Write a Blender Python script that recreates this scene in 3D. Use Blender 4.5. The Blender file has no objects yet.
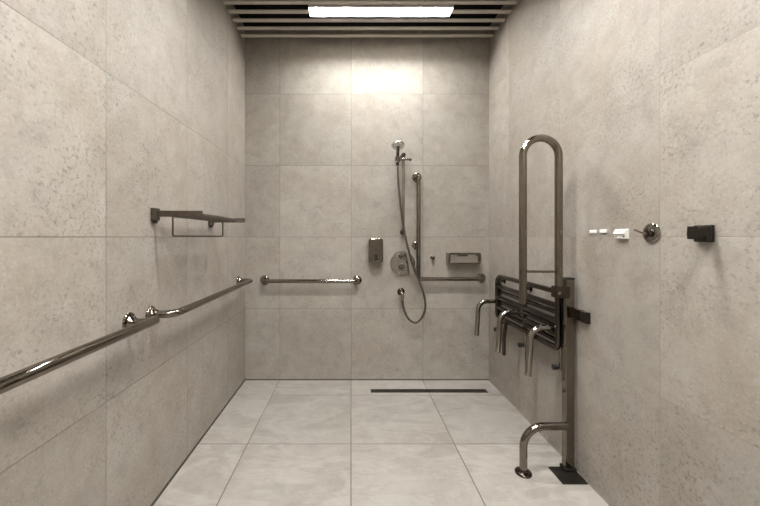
import bpy, bmesh, math
from mathutils import Vector, Matrix

S = bpy.context.scene
COL = S.collection
PI = math.pi

# ------------------------------------------------------------------ room size
XL, XR = -0.8895, 1.158          # side walls
YB, YF = 2.803, -1.35            # far wall / wall behind the camera
ZC = 2.96                        # dark ceiling above the slats
EYE = 1.2

# ------------------------------------------------------------------ materials
def new_mat(name):
    m = bpy.data.materials.new(name)
    m.use_nodes = True
    nt = m.node_tree
    return m, nt, nt.nodes['Principled BSDF']

def N(nt, typ, **kw):
    n = nt.nodes.new(typ)
    for k, v in kw.items():
        setattr(n, k, v)
    return n

def math_node(nt, op, a, b=None, c=None):
    n = N(nt, 'ShaderNodeMath', operation=op)
    for i, v in enumerate((a, b, c)):
        if v is None:
            continue
        if isinstance(v, (int, float)):
            n.inputs[i].default_value = v
        else:
            nt.links.new(v, n.inputs[i])
    return n.outputs[0]

def mix(nt, fac, a, b, blend='MIX'):
    n = N(nt, 'ShaderNodeMix', data_type='RGBA', blend_type=blend)
    if isinstance(fac, (int, float)):
        n.inputs[0].default_value = fac
    else:
        nt.links.new(fac, n.inputs[0])
    for i, v in ((6, a), (7, b)):
        if isinstance(v, (tuple, list)):
            n.inputs[i].default_value = (*v, 1)
        else:
            nt.links.new(v, n.inputs[i])
    return n.outputs[2]

def ramp(nt, src, stops):
    n = N(nt, 'ShaderNodeValToRGB')
    el = n.color_ramp.elements
    while len(el) < len(stops):
        el.new(0.5)
    for e, (p, c) in zip(el, stops):
        e.position = p
        e.color = (*c, 1) if len(c) == 3 else c
    nt.links.new(src, n.inputs[0])
    return n.outputs[0]

def noise(nt, vec, scale, detail=4, rough=0.55, dist=0.0):
    n = N(nt, 'ShaderNodeTexNoise')
    n.inputs['Scale'].default_value = scale
    n.inputs['Detail'].default_value = detail
    n.inputs['Roughness'].default_value = rough
    n.inputs['Distortion'].default_value = dist
    nt.links.new(vec, n.inputs['Vector'])
    return n.outputs[0]

def tile_mat(name, au, u0, av, v0, base, warm, pale, joint, joint_w=0.0016, rough=0.55,
             speckle=0.9, joint_fac=0.85, vein=0.0, pits=1.0, vmax=None, spec=0.4, joint_lo=0.45):
    """Large stone-look porcelain tiles, 60 cm grid on two world axes."""
    m, nt, bs = new_mat(name)
    pos = N(nt, 'ShaderNodeNewGeometry').outputs['Position']
    sep = N(nt, 'ShaderNodeSeparateXYZ')
    nt.links.new(pos, sep.inputs[0])
    def axis(a, o):
        t = math_node(nt, 'DIVIDE', math_node(nt, 'SUBTRACT', sep.outputs[a], o), 0.6)
        fl = math_node(nt, 'FLOOR', t)
        fr = math_node(nt, 'SUBTRACT', t, fl)
        e = math_node(nt, 'MINIMUM', fr, math_node(nt, 'SUBTRACT', 1.0, fr))
        return fl, math_node(nt, 'MULTIPLY', e, 0.6)
    fu, eu = axis(au, u0)
    fv, ev = axis(av, v0)
    if vmax is not None:      # above this height the tiles run on without a level joint
        ev = math_node(nt, 'ADD', ev, math_node(nt, 'MULTIPLY', math_node(nt, 'GREATER_THAN', sep.outputs[av], vmax), 0.5))
    d = math_node(nt, 'MINIMUM', eu, ev)
    line = N(nt, 'ShaderNodeMapRange', interpolation_type='SMOOTHSTEP')
    nt.links.new(d, line.inputs[0])
    line.inputs[1].default_value = joint_w * 0.6
    line.inputs[2].default_value = joint_w * 1.5
    line.inputs[3].default_value = 1.0
    line.inputs[4].default_value = 0.0
    jl = line.outputs[0]
    # each tile gets its own offset into the stone pattern
    comb = N(nt, 'ShaderNodeCombineXYZ')
    nt.links.new(fu, comb.inputs[0]); nt.links.new(fv, comb.inputs[1])
    wn = N(nt, 'ShaderNodeTexWhiteNoise', noise_dimensions='3D')
    nt.links.new(comb.outputs[0], wn.inputs['Vector'])
    off = N(nt, 'ShaderNodeVectorMath', operation='SCALE')
    nt.links.new(wn.outputs['Color'], off.inputs[0]); off.inputs['Scale'].default_value = 9.0
    add = N(nt, 'ShaderNodeVectorMath', operation='ADD')
    nt.links.new(pos, add.inputs[0]); nt.links.new(off.outputs[0], add.inputs[1])
    P = add.outputs[0]
    big = noise(nt, P, 2.6, 5, 0.6, 0.6)
    mid = noise(nt, P, 11, 6, 0.62, 0.4)
    fine = noise(nt, P, 75, 5, 0.7)
    grain = noise(nt, P, 120, 3, 0.75)
    c = mix(nt, ramp(nt, big, [(0.36, (0, 0, 0)), (0.66, (1, 1, 1))]), base, warm)
    c = mix(nt, ramp(nt, mid, [(0.50, (0, 0, 0)), (0.76, (0.42,) * 3)]), c, pale)
    dark = tuple(x * 0.70 for x in base)
    c = mix(nt, math_node(nt, 'MULTIPLY', ramp(nt, mid, [(0.26, (1, 1, 1)), (0.48, (0, 0, 0))]), 0.8), c, dark)
    if vein:
        mp = N(nt, 'ShaderNodeMapping')
        mp.inputs['Rotation'].default_value = (0, 0, 0.6)
        mp.inputs['Scale'].default_value = (1.0, 3.2, 1.0)
        nt.links.new(P, mp.inputs['Vector'])
        w = noise(nt, mp.outputs[0], 1.6, 9, 0.6, 0.7)
        vn = ramp(nt, w, [(0.44, (0, 0, 0)), (0.53, (0.8,) * 3), (0.54, (0.2,) * 3), (0.66, (0.5,) * 3)])
        c = mix(nt, math_node(nt, 'MULTIPLY', vn, vein), c, pale)
        c = mix(nt, math_node(nt, 'MULTIPLY', ramp(nt, w, [(0.40, (0, 0, 0)), (0.46, (1, 1, 1)), (0.47, (0, 0, 0))]), vein * 0.4), c, dark)
    # dark pores and pale grains of the stone print, thicker in some clouds than others
    dens = ramp(nt, noise(nt, P, 4.0, 3, 0.5), [(0.35, (0.15,) * 3), (0.65, (1, 1, 1))])
    pores = math_node(nt, 'MULTIPLY', ramp(nt, fine, [(0.33, (1, 1, 1)), (0.48, (0, 0, 0))]), dens)
    c = mix(nt, math_node(nt, 'MULTIPLY', pores, speckle), c, tuple(x * 0.42 for x in base))
    c = mix(nt, math_node(nt, 'MULTIPLY', ramp(nt, grain, [(0.53, (0, 0, 0)), (0.68, (1, 1, 1))]), speckle * 0.48), c, pale)
    # tile-to-tile tint
    hsv = N(nt, 'ShaderNodeHueSaturation')
    nt.links.new(c, hsv.inputs['Color'])
    nt.links.new(math_node(nt, 'ADD', math_node(nt, 'MULTIPLY', wn.outputs['Value'], 0.17), 0.915), hsv.inputs['Value'])
    c = hsv.outputs[0]
    # joints come and go a little with the grout
    jn = N(nt, 'ShaderNodeMapRange')
    nt.links.new(noise(nt, pos, 1.8, 2), jn.inputs[0])
    jn.inputs[1].default_value = 0.35; jn.inputs[2].default_value = 0.65
    jn.inputs[3].default_value = joint_lo; jn.inputs[4].default_value = 1.0
    jl2 = math_node(nt, 'MULTIPLY', math_node(nt, 'MULTIPLY', jl, jn.outputs[0]), joint_fac)
    c = mix(nt, jl2, c, joint)
    nt.links.new(c, bs.inputs['Base Color'])
    r = math_node(nt, 'ADD', math_node(nt, 'MULTIPLY', mid, 0.18), rough - 0.09)
    nt.links.new(r, bs.inputs['Roughness'])
    bs.inputs['Specular IOR Level'].default_value = spec
    h = math_node(nt, 'SUBTRACT', math_node(nt, 'MULTIPLY', fine, 0.35 * pits), math_node(nt, 'MULTIPLY', jl, 0.8))
    bp = N(nt, 'ShaderNodeBump')
    bp.inputs['Strength'].default_value = 0.35
    bp.inputs['Distance'].default_value = 0.002
    nt.links.new(h, bp.inputs['Height'])
    nt.links.new(bp.outputs[0], bs.inputs['Normal'])
    return m

WB, WW, WP = (0.315, 0.290, 0.256), (0.285, 0.248, 0.206), (0.42, 0.397, 0.36)
M_left = tile_mat('tile_left', 1, 1.2127, 2, 0.0, WB, WW, WP, (0.10, 0.085, 0.07), vmax=2.1)
M_right = tile_mat('tile_right', 1, 1.2517, 2, 0.0, WB, WW, WP, (0.22, 0.19, 0.16), joint_fac=0.6, vmax=2.1, joint_lo=0.2)
M_back = tile_mat('tile_back', 0, 0.003, 2, 0.0, (0.35, 0.327, 0.290), (0.305, 0.272, 0.230), (0.45, 0.425, 0.385), (0.10, 0.14, 0.12),
                  speckle=0.6, joint_fac=0.9, joint_lo=0.55)
M_floor = tile_mat('tile_floor', 0, 0.0, 1, 2.537, (0.325, 0.307, 0.276), (0.275, 0.252, 0.220), (0.43, 0.412, 0.38), (0.06, 0.053, 0.044),
                   joint_w=0.0026, rough=0.42, speckle=0.22, vein=0.5, joint_fac=0.95, pits=0.4, joint_lo=0.6, spec=0.45)

def simple(name, col, rough=0.5, metal=0.0, vary=0.12, scale=30, spec=0.5, brushed=None):
    m, nt, bs = new_mat(name)
    tc = N(nt, 'ShaderNodeTexCoord').outputs['Object']
    if brushed:
        mp = N(nt, 'ShaderNodeMapping'); mp.inputs['Scale'].default_value = brushed
        nt.links.new(tc, mp.inputs['Vector']); tc = mp.outputs[0]
    n = noise(nt, tc, scale, 4, 0.6)
    lo = tuple(x * (1 - vary) for x in col); hi = tuple(min(1, x * (1 + vary)) for x in col)
    nt.links.new(ramp(nt, n, [(0.3, lo), (0.7, hi)]), bs.inputs['Base Color'])
    r = N(nt, 'ShaderNodeMapRange'); nt.links.new(n, r.inputs[0])
    r.inputs[3].default_value = rough * 0.8; r.inputs[4].default_value = rough * 1.2
    nt.links.new(r.outputs[0], bs.inputs['Roughness'])
    bs.inputs['Metallic'].default_value = metal
    bs.inputs['Specular IOR Level'].default_value = spec
    return m

M_steel = simple('brushed_stainless', (0.225, 0.198, 0.166), 0.09, 1.0, 0.10, 40)
M_steel_dk = simple('dark_stainless', (0.085, 0.073, 0.060), 0.14, 1.0, 0.12, 40)
M_chrome = simple('polished_chrome', (0.33, 0.305, 0.27), 0.07, 1.0, 0.05, 40)
M_satin = simple('satin_chrome', (0.42, 0.40, 0.37), 0.26, 1.0, 0.06, 40)
M_bronze = simple('dark_brown_metal', (0.10, 0.082, 0.062), 0.36, 0.7, 0.2, 40)
M_bronze_dk = simple('blackened_brown_metal', (0.026, 0.020, 0.014), 0.4, 0.6, 0.2, 40)
M_black = simple('black_rubber', (0.012, 0.011, 0.010), 0.6, 0.0, 0.2, 60)
M_white = simple('white_plastic', (0.86, 0.84, 0.80), 0.38, 0.0, 0.03, 50)
M_slat = simple('ceiling_slat_paint', (0.50, 0.465, 0.41), 0.6, 0.0, 0.08, 15)
M_void = simple('dark_ceiling_paint', (0.012, 0.011, 0.010), 0.9, 0.0, 0.2, 10, 0.1)
M_plate = simple('oiled_dark_plate', (0.028, 0.024, 0.019), 0.42, 0.6, 0.3, 25)
M_silicone = simple('grey_silicone', (0.20, 0.18, 0.15), 0.6, 0.0, 0.2, 30)
M_caulk = simple('dark_caulk', (0.045, 0.038, 0.03), 0.7, 0.0, 0.3, 30)
M_soapsteel = simple('pale_steel_sheet', (0.56, 0.53, 0.48), 0.4, 1.0, 0.06, 30)
M_hose = simple('steel_hose', (0.15, 0.138, 0.12), 0.3, 1.0, 0.1, 60)

def light_mat(strength):
    m, nt, bs = new_mat('diffuser_glow')
    em = N(nt, 'ShaderNodeEmission')
    em.inputs['Color'].default_value = (1.0, 0.978, 0.957, 1)
    em.inputs['Strength'].default_value = strength
    nt.links.new(em.outputs[0], nt.nodes['Material Output'].inputs['Surface'])
    return m
M_glow_far = light_mat(160.0)
M_glow = light_mat(250.0)

# ------------------------------------------------------------------ object helpers
def thing(name, label, cat, loc=(0, 0, 0), group=None):
    o = bpy.data.objects.new(name, None)
    o.empty_display_size = 0.05
    o.location = loc
    o['label'] = label; o['category'] = cat
    if group:
        o['group'] = group
    COL.objects.link(o)
    return o

def root_loc(o):
    v = Vector((0, 0, 0))
    while o is not None:
        v += Vector(o.location)
        o = o.parent
    return v

def obj(name, bm, mat, parent=None, smooth=True, label=None, bevel=0.0, angle=40):
    """World-space bmesh -> one mesh object under parent."""
    if parent is not None:
        off = root_loc(parent)
        bmesh.ops.translate(bm, verts=bm.verts, vec=-off)
    bmesh.ops.recalc_face_normals(bm, faces=bm.faces)
    me = bpy.data.meshes.new(name)
    bm.to_mesh(me); bm.free()
    me.materials.append(mat)
    if smooth:
        for p in me.polygons:
            p.use_smooth = True
        me.set_sharp_from_angle(angle=math.radians(angle))
    o = bpy.data.objects.new(name, me)
    COL.objects.link(o)
    if parent is not None:
        o.parent = parent
    if label:
        o['label'] = label
    if bevel:
        b = o.modifiers.new('Bevel', 'BEVEL')
        b.width = bevel; b.segments = 3; b.limit_method = 'ANGLE'; b.angle_limit = math.radians(35)
    return o

def tag(o, label, cat, group=None):
    o['label'] = label; o['category'] = cat
    if group:
        o['group'] = group
    return o

def struct(name, bm, mat, parent=None):
    o = obj(name, bm, mat, parent, smooth=False)
    o['kind'] = 'structure'
    return o

def box(bm, x0, x1, y0, y1, z0, z1):
    vs = [bm.verts.new((x, y, z)) for x in (x0, x1) for y in (y0, y1) for z in (z0, z1)]
    for f in ((0, 1, 3, 2), (4, 6, 7, 5), (0, 4, 5, 1), (2, 3, 7, 6), (0, 2, 6, 4), (1, 5, 7, 3)):
        bm.faces.new([vs[i] for i in f])
    return bm

def BM():
    return bmesh.new()

def frame_of(d):
    d = d.normalized()
    a = Vector((0, 0, 1)) if abs(d.z) < 0.9 else Vector((0, 1, 0))
    u = d.cross(a).normalized()
    return u, d.cross(u).normalized()

def ring(bm, c, u, v, r, n, squash=1.0):
    return [bm.verts.new(c + u * (r * math.cos(2 * PI * i / n)) + v * (r * squash * math.sin(2 * PI * i / n))) for i in range(n)]

def bridge(bm, a, b):
    n = len(a)
    for i in range(n):
        bm.faces.new((a[i], a[(i + 1) % n], b[(i + 1) % n], b[i]))

def lathe(bm, origin, axis, prof, n=28):
    """prof: (distance along axis, radius) pairs; closed at both ends."""
    o = Vector(origin); ax = Vector(axis).normalized()
    u, v = frame_of(ax)
    prev = None
    for t, r in prof:
        cur = ring(bm, o + ax * t, u, v, max(r, 1e-4), n)
        if prev:
            bridge(bm, prev, cur)
        else:
            bm.faces.new(cur[::-1])
        prev = cur
    bm.faces.new(prev)
    return bm

def sweep(bm, pts, r, n=18, closed=False, round_end=0.0):
    """Round tube through pts with a twist-free frame."""
    pts = [Vector(p) for p in pts]
    m = len(pts)
    tang = []
    for i in range(m):
        if closed:
            t = pts[(i + 1) % m] - pts[i - 1]
        else:
            t = pts[min(i + 1, m - 1)] - pts[max(i - 1, 0)]
        tang.append(t.normalized())
    u, v = frame_of(tang[0])
    rings = []
    for i in range(m):
        if i:
            q = tang[i - 1].rotation_difference(tang[i])
            u = q @ u; v = q @ v
        rings.append(ring(bm, pts[i], u, v, r, n))
        if i == 0: u0, v0 = u.copy(), v.copy()
    for a, b in zip(rings, rings[1:]):
        bridge(bm, a, b)
    if closed:
        bridge(bm, rings[-1], rings[0])
        return bm
    def cap(rg, c, t, uu, vv, flip):
        if round_end:
            last = rg
            for k in range(1, 5):
                a = k / 5 * PI / 2
                nr = ring(bm, c + t * (round_end * math.sin(a)), uu, vv, r * math.cos(a) + 1e-4, n)
                bridge(bm, last, nr)
                last = nr
            bm.faces.new(last)
        else:
            bm.faces.new(rg)
    cap(rings[0], pts[0], -tang[0], u0, v0, True)
    cap(rings[-1], pts[-1], tang[-1], u, v, False)
    return bm

def fillet(pts, rad, n=8, closed=False):
    pts = [Vector(p) for p in pts]
    m = len(pts)
    rads = rad if isinstance(rad, (list, tuple)) else [rad] * m
    out = []
    for i in range(m):
        if not closed and i in (0, m - 1):
            out.append(pts[i]); continue
        p = pts[i]
        a = (pts[i - 1] - p); b = (pts[(i + 1) % m] - p)
        la, lb = a.length, b.length
        a.normalize(); b.normalize()
        ang = a.angle(b)
        if rads[i] <= 0 or abs(ang - PI) < 1e-3:
            out.append(p); continue
        t = min(rads[i] / math.tan(ang / 2), la * 0.49, lb * 0.49)
        R = t * math.tan(ang / 2)
        c = p + (a + b).normalized() * (R / math.sin(ang / 2))
        s = p + a * t - c; e = p + b * t - c
        th = s.angle(e)
        for k in range(n + 1):
            f = k / n
            out.append(c + (s * math.sin((1 - f) * th) + e * math.sin(f * th)) / math.sin(th))
    return out

def catmull(pts, sub=8):
    pts = [Vector(p) for p in pts]
    P = [pts[0] * 2 - pts[1]] + pts + [pts[-1] * 2 - pts[-2]]
    out = []
    for i in range(1, len(P) - 2):
        a, b, c, d = P[i - 1:i + 3]
        for k in range(sub):
            t = k / sub
            out.append(0.5 * ((2 * b) + (c - a) * t + (2 * a - 5 * b + 4 * c - d) * t * t + (3 * b - a - 3 * c + d) * t ** 3))
    out.append(pts[-1])
    return out

def prism(bm, poly, a0, a1, axis):
    """Extrude a 2D polygon along a world axis ('x','y','z')."""
    def p3(p, a):
        return {'x': (a, p[0], p[1]), 'y': (p[0], a, p[1]), 'z': (p[0], p[1], a)}[axis]
    lo = [bm.verts.new(p3(p, a0)) for p in poly]
    hi = [bm.verts.new(p3(p, a1)) for p in poly]
    bm.faces.new(lo[::-1]); bm.faces.new(hi)
    bridge(bm, lo, hi)
    return bm

def rrect(w0, w1, h0, h1, r, n=6):
    pts = []
    for cx, cy, s in ((w1 - r, h1 - r, 0), (w0 + r, h1 - r, 1), (w0 + r, h0 + r, 2), (w1 - r, h0 + r, 3)):
        for k in range(n + 1):
            a = s * PI / 2 + k / n * PI / 2
            pts.append((cx + r * math.cos(a), cy + r * math.sin(a)))
    return pts

# ------------------------------------------------------------------ the room
T = 0.12
struct('floor', box(BM(), XL - T, XR + T, YF - T, YB + T, -0.1, 0), M_floor)
struct('wall_left', box(BM(), XL - T, XL, YF - T, YB + T, 0, ZC), M_left)
struct('wall_right', box(BM(), XR, XR + T, YF - T, YB + T, 0, ZC), M_right)
struct('wall_back', box(BM(), XL, XR, YB, YB + T, 0, ZC), M_back)
struct('wall_front', box(BM(), XL, XR, YF - T, YF, 0, ZC), M_back)
ceil = struct('ceiling', box(BM(), XL - T, XR + T, YF - T, YB + T, ZC, ZC + 0.1), M_void)
b = BM()
prism(b, [(XL, 0), (XL + 0.006, 0), (XL, 0.010)], YF, YB, 'y')
struct('trim_1', b, M_caulk)
b = BM()
prism(b, [(XR, 0), (XR - 0.005, 0), (XR, 0.007)], YF, YB, 'y')
struct('trim_2', b, M_silicone)
b = BM()
prism(b, [(YB, 0), (YB - 0.005, 0), (YB, 0.008)], XL, XR, 'x')
struct('trim_3', b, M_caulk)

SZ0, SZ1 = 2.83, 2.839
LX0, LX1 = -0.303, 0.729
lamp_ys = []
k = 0
y = 2.712
while y > YF + 0.05:
    if k % 12 == 3:
        lamp_ys.append(y)
        segs = [(XL, LX0 - 0.004), (LX1 + 0.004, XR)]
    else:
        segs = [(XL, XR)]
    for a0, a1 in segs:
        s = obj('slat', box(BM(), a0, a1, y - 0.017, y + 0.017, SZ0, SZ1), M_slat, ceil, smooth=False, bevel=0.0015)
        s['kind'] = 'structure'
    y -= 0.0965; k += 1
lamp_labels = [
    'bright white linear ceiling light set among the slats nearest the far wall',
    'white linear ceiling light among the slats, second from the far wall',
    'white linear ceiling light among the slats directly above the viewer',
    'white linear ceiling light among the slats behind the viewer']
for ly, lab in zip(lamp_ys, lamp_labels):
    t = thing('linear_ceiling_light', lab, 'ceiling light', ((LX0 + LX1) / 2, ly, SZ0), 'linear lights among the ceiling slats')
    b = BM()
    for x0, x1, y0, y1, z0, z1 in ((LX0, LX1, ly - 0.050, ly - 0.047, SZ0, SZ0 + 0.04), (LX0, LX1, ly + 0.047, ly + 0.050, SZ0, SZ0 + 0.04),
                                   (LX0, LX0 + 0.003, ly - 0.047, ly + 0.047, SZ0, SZ0 + 0.04), (LX1 - 0.003, LX1, ly - 0.047, ly + 0.047, SZ0, SZ0 + 0.04),
                                   (LX0, LX1, ly - 0.050, ly + 0.050, SZ0 + 0.04, ZC)):
        box(b, x0, x1, y0, y1, z0, z1)
    obj('housing', b, M_white, t, smooth=False)
    b = prism(BM(), rrect(LX0 + 0.008, LX1 - 0.008, ly - 0.031, ly + 0.031, 0.014), SZ0 + 0.030, SZ0 + 0.040, 'z')
    obj('diffuser', b, M_glow_far if ly == lamp_ys[0] else M_glow, t, smooth=False)

# ------------------------------------------------------------------ grab bars
def flange(bm, c, axis, R=0.040, h=0.012, neck=0.021):
    return lathe(bm, c, axis, [(0, R * 0.99), (h * 0.35, R), (h * 0.7, R * 0.93), (h, R * 0.74), (h * 1.3, neck * 1.12), (h * 2.4, neck)])

def back_wall_flange(x, z, t, **kw):
    obj('wall_mount', flange(BM(), (x, YB, z), (0, -1, 0), **kw), M_steel, t)

# left half of the far wall
t = thing('grab_bar', 'straight horizontal steel grab bar on the far wall, left of the soap dispenser', 'grab bar', (-0.336, YB, 0.839), 'stainless grab bars')
obj('bar', sweep(BM(), fillet([(-0.722, YB, 0.839), (-0.722, YB - 0.075, 0.839), (0.05, YB - 0.075, 0.839), (0.05, YB, 0.839)], 0.036), 0.0165), M_steel, t)
back_wall_flange(-0.722, 0.839, t); back_wall_flange(0.05, 0.839, t)

# L-shaped bar beside the shower
LXV, LZH = 0.552, 0.856
t = thing('grab_bar', 'tall L-shaped steel grab bar on the far wall right of the shower hose', 'grab bar', (LXV, YB, LZH), 'stainless grab bars')
obj('bar', sweep(BM(), fillet([(LXV, YB, 1.70), (LXV, YB - 0.075, 1.70), (LXV, YB - 0.075, LZH), (1.09, YB - 0.075, LZH), (1.09, YB, LZH)],
                             [0, 0.034, 0.024, 0.030, 0]), 0.0165), M_steel, t)
back_wall_flange(LXV, 1.70, t); back_wall_flange(1.09, LZH, t)
back_wall_flange(LXV - 0.004, 1.13, t, R=0.036)
obj('stub', lathe(BM(), (LXV - 0.004, YB - 0.01, 1.13), (0, -1, 0), [(0, 0.012), (0.06, 0.012)]), M_steel, t)

# bent bar on the left wall near the corner
GX = XL + 0.104
t = thing('grab_bar', 'bent-end steel grab bar on the left wall, running to the far corner', 'grab bar', (XL, 2.05, 0.857), 'stainless grab bars')
obj('bar', sweep(BM(), fillet([(XL, 1.482, 0.857), (GX, 1.482, 0.857), (GX, 2.625, 0.857), (XL, 2.625, 0.857)], [0, 0.075, 0.020, 0], 12), 0.0170), M_steel, t)
for yy in (1.482, 2.625):
    obj('wall_mount', flange(BM(), (XL, yy, 0.857), (1, 0, 0), R=0.037), M_steel, t)

# straight bar on the left wall in the foreground
GX2 = XL + 0.0895
t = thing('grab_bar', 'straight steel grab bar with stub mounts on the left wall, in the foreground', 'grab bar', (XL, 1.05, 0.860), 'stainless grab bars')
obj('bar', sweep(BM(), [(GX2, 0.735, 0.86), (GX2, 1.0, 0.86), (GX2, 1.365, 0.86)], 0.0180, 24, round_end=0.008), M_steel, t)
for yy in (0.765, 1.335):
    obj('wall_mount', lathe(BM(), (XL, yy, 0.860), (1, 0, 0), [(0, 0.038), (0.004, 0.039), (0.008, 0.036), (0.010, 0.027), (0.018, 0.021), (0.030, 0.0165)]), M_steel, t)
    obj('stub', lathe(BM(), (XL + 0.025, yy, 0.860), (1, 0, 0), [(0, 0.0145), (0.062, 0.0145)]), M_steel, t)

# ------------------------------------------------------------------ towel shelf, left wall
t = thing('towel_shelf', 'dark metal towel shelf with a hanging rail, mounted on the left wall', 'towel shelf', (XL, 1.80, 1.30))
SX = -0.678
for yy, nm in ((1.50, 0), (2.10, 1)):
    obj('wall_mount', box(BM(), XL, XL + 0.022, yy - 0.020, yy + 0.020, 1.274, 1.330), M_bronze, t, bevel=0.003)
    obj('arm', box(BM(), XL + 0.02, SX + 0.012, yy - 0.006, yy + 0.006, 1.291, 1.318), M_bronze, t, bevel=0.002)
    obj('mount_screw', lathe(BM(), (XL + 0.012, yy, 1.275), (0, 0, -1), [(0, 0.009), (0.010, 0.009), (0.014, 0.005)]), M_black, t)
obj('front_rail', box(BM(), SX, SX + 0.012, 1.504, 2.106, 1.291, 1.306), M_bronze, t, bevel=0.002)
for xx in (-0.705, -0.748, -0.792, -0.836):
    obj('shelf_rod', sweep(BM(), [(xx, 1.502, 1.299), (xx, 1.8, 1.299), (xx, 2.098, 1.299)], 0.006, 12), M_bronze, t)
obj('towel_rail', sweep(BM(), fillet([(-0.80, 1.500, 1.300), (-0.80, 1.500, 1.205), (-0.80, 2.085, 1.205), (-0.80, 2.085, 1.300)], 0.008, 5), 0.0042, 12), M_bronze, t)

# ------------------------------------------------------------------ soap dispenser, far wall
t = thing('soap_dispenser', 'dark steel soap dispenser box on the far wall left of the round shower valve', 'soap dispenser', (0.203, YB, 0.99))
b = prism(BM(), rrect(0.145, 0.261, 0.990, 1.192, 0.022), YB - 0.095, YB - 0.006, 'y')
obj('body', b, M_steel, t, bevel=0.010)
b = lathe(BM(), (0.203, YB - 0.090, 1.052), (0, -1, 0), [(0, 0.014), (0.016, 0.014), (0.019, 0.010)])
obj('wall_mount', box(BM(), 0.155, 0.251, YB - 0.008, YB, 1.0, 1.18), M_steel_dk, t)
obj('push_button', b, M_black, t)
b = BM(); lathe(b, (0.205, YB - 0.090, 1.020), (0, -1, 0), [(0, 0.018), (0.006, 0.018), (0.008, 0.015)])
obj('spout_rosette', b, M_black, t)
b = BM(); lathe(b, (0.212, YB - 0.085, 1.018), (0, -0.9, -0.35), [(0, 0.007), (0.03, 0.007), (0.032, 0.005)])
obj('spout', b, M_chrome, t)

# ------------------------------------------------------------------ shower
t = thing('shower_rail', 'slim chrome vertical shower rail with slider on the far wall', 'shower rail', (0.431, YB, 1.24))
RY = YB - 0.058
obj('pole', sweep(BM(), [(0.431, RY, 1.235), (0.431, RY, 1.5), (0.431, RY, 1.872)], 0.0105, 16), M_chrome, t)
for zz in (1.872, 1.240):
    b = lathe(BM(), (0.431, YB, zz), (0, -1, 0), [(0, 0.020), (0.004, 0.021), (0.012, 0.015), (0.050, 0.014), (0.068, 0.019), (0.080, 0.016), (0.084, 0.008)])
    obj('wall_bracket', b, M_steel_dk, t)
sl = obj('slider', box(BM(), 0.397, 0.484, RY - 0.022, RY + 0.018, 1.830, 1.847), M_chrome, t, bevel=0.006)
obj('slider_knob', lathe(BM(), (0.482, RY, 1.838), (1, 0, 0), [(0, 0.012), (0.012, 0.013), (0.016, 0.009)]), M_steel_dk, sl)
b = BM()
for q in range(5):
    cy_, cz_ = 2.7115 - 0.0028 * q, 1.815 + 0.0085 * q
    sweep(b, [(0.378 + 0.0185 * math.cos(2 * PI * k / 20), cy_ + 0.0185 * math.sin(2 * PI * k / 20), cz_ + 0.0060 * math.sin(2 * PI * k / 20)) for k in range(20)], 0.0048, 10, closed=True)
obj('shower_holder', b, M_chrome, sl)

t = thing('hand_shower', 'round-headed chrome hand shower with a long looping hose, hung on its rail', 'hand shower', (0.378, 2.70, 1.80))
obj('handle', sweep(BM(), catmull([(0.378, 2.722, 1.785), (0.378, 2.700, 1.85), (0.377, 2.685, 1.895), (0.376, 2.660, 1.925)]), 0.0125, 16), M_steel_dk, t)
hd = obj('shower_head', lathe(BM(), (0.376, 2.675, 1.955), (0, -0.36, -0.933), [(0, 0.016), (0.005, 0.030), (0.012, 0.046), (0.020, 0.052), (0.028, 0.052), (0.031, 0.049)], 36), M_satin, t)
obj('spray_plate', lathe(BM(), (0.376, 2.675 - 0.36 * 0.0305, 1.955 - 0.933 * 0.0305), (0, -0.36, -0.933), [(0, 0.044), (0.003, 0.044), (0.004, 0.041)], 32), M_white, hd)
HD = 123.5
hose_px = [(397.6, 164, 2.722), (398.0, 172, 2.715), (398.8, 186, 2.71), (400.5, 205, 2.705), (403.3, 225, 2.70), (407.0, 243, 2.685), (411.2, 260, 2.68),
           (415.8, 273, 2.68), (420.3, 284, 2.685), (424.2, 296, 2.70), (425.3, 307, 2.71), (422.3, 317, 2.715), (415.8, 322.5, 2.715),
           (409.0, 319.5, 2.715), (404.5, 311, 2.715), (402.8, 304, 2.718), (402.4, 300, 2.72)]
hp = []
for px, py, d in hose_px:
    hp.append(((px - 351) * d / 334, d, EYE - (py - 237) * d / 334))
obj('hose', sweep(BM(), catmull(hp, 8), 0.0086, 12), M_hose, t)

# outlet elbow at the bottom of the hose
ex, ez = hp[-1][0], 0.742
t = thing('hose_outlet', 'small round chrome wall outlet at the lower end of the shower hose', 'wall outlet', (ex, YB, ez))
obj('rosette', lathe(BM(), (ex, YB, ez), (0, -1, 0), [(0, 0.031), (0.006, 0.032), (0.012, 0.029), (0.018, 0.016)]), M_steel_dk, t)
obj('elbow', sweep(BM(), fillet([(ex, YB - 0.01, ez), (ex, 2.72, ez), (ex, 2.72, ez - 0.044)], 0.022), 0.0135, 16), M_chrome, t)

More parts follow.
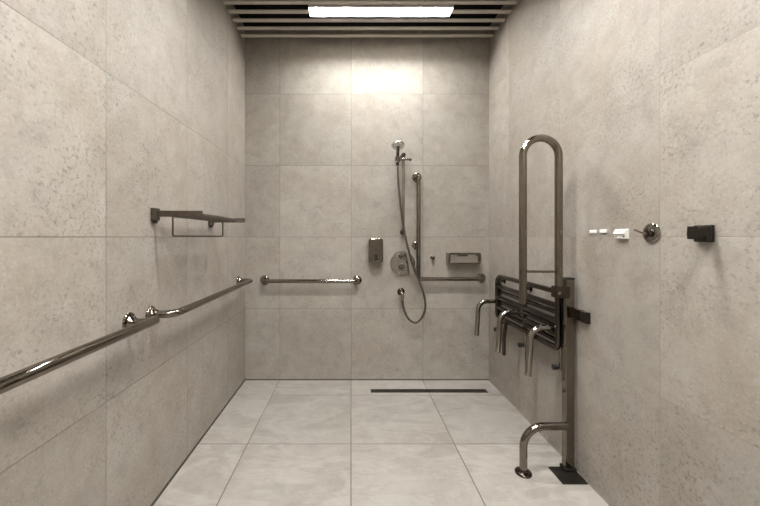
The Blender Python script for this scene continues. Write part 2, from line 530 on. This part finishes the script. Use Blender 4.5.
# mixer
t = thing('shower_mixer', 'round satin shower valve plate with two knobs and a lever on the far wall', 'shower valve', (0.432, YB, 0.979))
obj('plate', lathe(BM(), (0.432, YB, 0.979), (0, -1, 0), [(0, 0.104), (0.008, 0.104), (0.012, 0.101)], 48), M_satin, t)
for kx, kz in ((0.425, 1.040), (0.423, 0.946)):
    kb = obj('knob', lathe(BM(), (kx, YB - 0.010, kz), (0, -1, 0), [(0, 0.025), (0.006, 0.026), (0.022, 0.022), (0.030, 0.018)]), M_chrome, t)
    obj('knob_cap', lathe(BM(), (kx - 0.004, YB - 0.038, kz), (0, -1, 0), [(0, 0.011), (0.006, 0.010)]), M_black, kb)
b = prism(BM(), rrect(-0.016, 0.016, -0.105, 0.105, 0.012), 0, 0.016, 'y')
bmesh.ops.rotate(b, verts=b.verts, cent=(0, 0, 0), matrix=Matrix.Rotation(math.radians(-10), 3, 'Y'))
bmesh.ops.translate(b, verts=b.verts, vec=(0.484, YB - 0.064, 0.990))
lv = obj('lever', b, M_soapsteel, t, bevel=0.004)
obj('lever_stem', lathe(BM(), (0.478, YB - 0.008, 0.99), (0, -1, 0), [(0, 0.014), (0.05, 0.013)]), M_black, lv)

# small hook
t = thing('robe_hook', 'tiny dark round hook on the far wall left of the soap basket', 'hook', (0.68, YB, 1.024))
obj('wall_mount', lathe(BM(), (0.68, YB, 1.026), (0, -1, 0), [(0, 0.016), (0.006, 0.016), (0.010, 0.011)]), M_steel, t)
obj('peg', lathe(BM(), (0.68, YB - 0.008, 1.024), (0.02, -1, 0.12), [(0, 0.008), (0.02, 0.008), (0.028, 0.014), (0.036, 0.014), (0.040, 0.009)]), M_steel_dk, t)

# soap basket
t = thing('soap_basket', 'rectangular steel soap basket on the far wall above the L-shaped bar', 'soap basket', (0.93, YB, 0.98))
BX0, BX1, BY = 0.800, 1.052, YB - 0.088
b = BM()
sweep(b, fillet([(BX0, BY, 0.986), (BX1, BY, 0.986), (BX1, BY, 1.066), (BX0, BY, 1.066)], 0.012, 4, closed=True), 0.0075, 10, closed=True)
obj('front_frame', b, M_steel, t)
for xx in (BX0, BX1):
    obj('side_panel', box(BM(), xx - 0.004, xx + 0.004, BY, YB, 0.984, 1.068), M_steel, t, bevel=0.001)
obj('tray', box(BM(), BX0, BX1, BY, YB - 0.002, 0.984, 0.990), M_soapsteel, t)
obj('mounting_panel', box(BM(), BX0, BX1, YB - 0.006, YB, 0.984, 1.062), M_soapsteel, t)
obj('front_panel', box(BM(), BX0 + 0.03, BX1 - 0.02, BY + 0.006, BY + 0.009, 0.990, 1.045), M_soapsteel, t)
obj('clip', box(BM(), 0.868, 0.945, BY - 0.012, BY + 0.012, 1.044, 1.074), M_bronze, t, bevel=0.003)

# ------------------------------------------------------------------ floor drain
t = thing('linear_drain', 'long narrow dark shower drain in the floor along the far wall', 'drain', (0.606, 2.60, 0))
obj('grate', box(BM(), 0.157, 1.055, 2.578, 2.626, 0, 0.0022), M_plate, t, bevel=0.0006)
b = BM()
for xx0, xx1, yy0, yy1 in ((0.153, 1.059, 2.574, 2.578), (0.153, 1.059, 2.626, 2.630), (0.153, 0.157, 2.578, 2.626), (1.055, 1.059, 2.578, 2.626)):
    box(b, xx0, xx1, yy0, yy1, 0, 0.0028)
obj('rim', b, M_bronze, t, smooth=False)

# ------------------------------------------------------------------ folding support rail on its floor post
t = thing('folding_support_rail', 'tall U-shaped support rail folded up on its square floor post, right wall', 'support rail', (1.1165, 1.7175, 0))
PX0, PX1, PY0, PY1 = 1.094, 1.139, 1.700, 1.736
post = obj('post', box(BM(), PX0, PX1, PY0, PY1, 0.006, 0.984), M_steel, t, bevel=0.003)
obj('post_cap', box(BM(), PX0 - 0.001, PX1 + 0.001, PY0 - 0.001, PY1 + 0.001, 0.982, 0.992), M_black, post, bevel=0.002)
obj('base_plate', box(BM(), 1.027, 1.150, 1.619, 1.738, 0.0, 0.006), M_plate, t, bevel=0.001)
obj('base_collar', box(BM(), PX0 - 0.007, PX1 + 0.007, PY0 - 0.007, PY1 + 0.007, 0.004, 0.022), M_plate, post, bevel=0.003)
obj('wall_bracket', box(BM(), PX1 - 0.002, XR, 1.655, 1.736, 0.782, 0.836), M_steel, t, bevel=0.002)
obj('wall_plate', box(BM(), XR - 0.022, XR, 1.613, 1.656, 0.779, 0.833), M_bronze_dk, t, bevel=0.002)
RX0, RX1, RYY = 0.870, 1.051, 1.690
hub = obj('pivot_bracket', box(BM(), 1.026, PX0 + 0.002, 1.668, 1.716, 0.893, 0.952), M_steel_dk, t, bevel=0.005)
obj('pivot_pin', lathe(BM(), (1.040, 1.670, 0.920), (0, -1, 0), [(0, 0.009), (0.006, 0.009), (0.009, 0.006)]), M_chrome, hub)
obj('hinge_block', box(BM(), 1.062, PX0 + 0.001, 1.690, 1.734, 0.955, 0.978), M_steel_dk, t, bevel=0.003)
arc = [((RX0 + RX1) / 2 + 0.0905 * math.cos(PI * k / 20), RYY, 1.61 + 0.0905 * math.sin(PI * k / 20)) for k in range(21)]
rail = obj('rail', sweep(BM(), [(RX1, RYY, 0.93), (RX1, RYY, 1.3)] + arc + [(RX0, RYY, 1.3), (RX0, RYY, 0.862)], 0.0185, 24), M_steel, t)
obj('cross_rod', sweep(BM(), [(RX0, RYY, 1.026), (0.96, RYY, 1.026), (RX1, RYY, 1.026)], 0.0065, 12), M_steel, rail)
leg = obj('floor_leg', sweep(BM(), fillet([(PX0 + 0.004, 1.697, 0.239), (0.876, 1.697, 0.239), (0.876, 1.697, 0.0)], 0.105, 14), 0.0185, 22), M_steel, t)
obj('foot_flange', lathe(BM(), (0.876, 1.697, 0), (0, 0, 1), [(0, 0.040), (0.007, 0.040), (0.012, 0.035), (0.014, 0.022), (0.022, 0.020)]), M_steel_dk, leg)
for zz in (0.405, 0.645):
    obj('set_screw', lathe(BM(), (PX0 + 0.001, 1.718, zz), (-1, 0, 0), [(0, 0.006), (0.004, 0.005)]), M_black, post)

# ------------------------------------------------------------------ folded shower seat on the right wall
t = thing('folding_shower_seat', 'steel tube slatted shower seat folded flat against the right wall', 'shower seat', (XR, 2.15, 0.5))
FX = 1.100
SY0, SY1 = 1.755, 2.485
b = BM()
sweep(b, fillet([(FX - 0.012, SY0, 0.612), (FX - 0.012, SY1, 0.612), (FX - 0.012, SY1, 0.912), (FX - 0.012, SY0, 0.912)], [0.03, 0.03, 0.055, 0.03], 8, closed=True), 0.0155, 16, closed=True)
obj('seat_frame', b, M_steel_dk, t)
for zz in (0.838, 0.756, 0.682):
    obj('slat', sweep(BM(), [(FX - 0.012, SY0, zz), (FX - 0.012, 2.1, zz), (FX - 0.012, SY1, zz)], 0.0155, 16), M_steel_dk, t)
for zz in (0.797, 0.719, 0.647):
    obj('rear_slat', sweep(BM(), [(FX + 0.006, SY0, zz), (FX + 0.006, 2.1, zz), (FX + 0.006, SY1, zz)], 0.0145, 14), M_steel_dk, t)
for i, yy in enumerate((1.785, 2.150, 2.515)):
    up = obj('upright', sweep(BM(), [(FX + 0.022, yy, 0.492), (FX + 0.022, yy, 0.7), (FX + 0.022, yy, 0.900)], 0.0125, 16, round_end=0.006), M_steel, t)
    obj('bumper', lathe(BM(), (FX + 0.026, yy, 0.505), (-1, 0, 0), [(0, 0.009), (0.026, 0.009), (0.028, 0.015), (0.046, 0.015), (0.049, 0.011)]), M_black, up)
    for zz in (0.555, 0.870):
        obj('wall_spacer', lathe(BM(), (XR, yy, zz), (-1, 0, 0), [(0, 0.022), (0.005, 0.022), (0.007, 0.010), (0.036, 0.010)]), M_steel_dk, up)
    hx = FX - 0.138
    obj('bent_arm', sweep(BM(), fillet([(FX + 0.02, yy, 0.716), (hx, yy, 0.716), (hx - 0.016, yy, 0.460)], 0.065, 12), 0.0168, 20), M_chrome, t, label='polished bent steel tube arm')
for yy in (2.01, 2.315):
    obj('folded_leg', sweep(BM(), [(1.060, yy, 0.382), (1.060, yy, 0.5), (1.074, yy, 0.615)], 0.0125, 14), M_steel_dk, t)

# ------------------------------------------------------------------ small fittings on the right wall
for yy, zz, lab in ((1.594, 1.2255, 'tiny white adhesive strip on the right wall nearest the support rail'),
                    (1.529, 1.2265, 'tiny white adhesive strip on the right wall next to the white holder')):
    b = prism(BM(), rrect(yy - 0.020, yy + 0.020, zz - 0.008, zz + 0.008, 0.003), XR - 0.006, XR + 0.0004, 'x')
    tag(obj('adhesive_strip', b, M_white, None, bevel=0.0015), lab, 'adhesive strip', 'white strips on the right wall')

t = thing('wall_holder', 'small white plastic holder with screw holes on the right wall beside two strips', 'wall holder', (XR, 1.419, 1.19))
b = prism(BM(), [(XR, 1.234), (XR - 0.014, 1.232), (XR - 0.024, 1.214), (XR - 0.017, 1.211), (XR - 0.015, 1.194), (XR, 1.191)], 1.390, 1.448, 'y')
obj('body', b, M_white, t, bevel=0.0015)
for yy in (1.399, 1.439):
    obj('screw_hole', lathe(BM(), (XR - 0.0150, yy, 1.204), (-1, 0, 0), [(0, 0.005), (0.0012, 0.005)], 14), M_black, t)
obj('lock_hole', lathe(BM(), (XR - 0.0185, 1.419, 1.2235), (-0.87, 0, 0.48), [(0, 0.0032), (0.0012, 0.0032)], 12), M_black, t)

t = thing('round_hook', 'round chrome hook rosette with a thin peg on the right wall', 'hook', (XR, 1.285, 1.215))
obj('mounting_rosette', lathe(BM(), (XR, 1.285, 1.215), (-1, 0, 0), [(0, 0.037), (0.003, 0.038), (0.006, 0.035), (0.008, 0.029), (0.009, 0.020)], 36), M_chrome, t)
obj('hub', lathe(BM(), (XR - 0.007, 1.285, 1.215), (-1, 0, 0), [(0, 0.018), (0.008, 0.017), (0.012, 0.010)]), M_steel_dk, t)
obj('peg', sweep(BM(), [(XR - 0.016, 1.285, 1.212), (XR - 0.034, 1.293, 1.217), (XR - 0.054, 1.300, 1.227)], 0.0034, 10, round_end=0.003), M_steel, t)

t = thing('square_hook', 'square dark brown metal wall hook on the right wall, nearest the viewer', 'hook', (XR, 1.09, 1.184))
obj('mounting_plate', box(BM(), XR - 0.014, XR, 1.062, 1.116, 1.184, 1.239), M_bronze_dk, t, bevel=0.002)
obj('block', box(BM(), XR - 0.032, XR - 0.012, 1.060, 1.100, 1.187, 1.236), M_plate, t, bevel=0.003)
obj('neck', box(BM(), XR - 0.078, XR - 0.030, 1.056, 1.074, 1.202, 1.224), M_bronze_dk, t)
obj('front_plate', box(BM(), XR - 0.084, XR - 0.076, 1.044, 1.068, 1.193, 1.234), M_bronze_dk, t, bevel=0.001)

# ------------------------------------------------------------------ camera, world, view
cd = bpy.data.cameras.new('camera')
cam = bpy.data.objects.new('camera', cd)
COL.objects.link(cam)
cam.location = (0, 0, EYE)
cam.rotation_euler = (PI / 2, 0, 0)
cd.sensor_fit = 'HORIZONTAL'
cd.sensor_width = 36.0
cd.lens = 36.0 * 334.0 / 760.0
cd.shift_x = 29.0 / 760.0
cd.shift_y = -16.0 / 760.0
cd.clip_start = 0.01
S.camera = cam

w = bpy.data.worlds.new('world')
S.world = w
w.use_nodes = True
w.node_tree.nodes['Background'].inputs['Color'].default_value = (0.02, 0.02, 0.02, 1)

S.view_settings.view_transform = 'Standard'
S.view_settings.look = 'None'
S.view_settings.gamma = 1.0
S.view_settings.use_curve_mapping = False
S.view_settings.exposure = 0.0
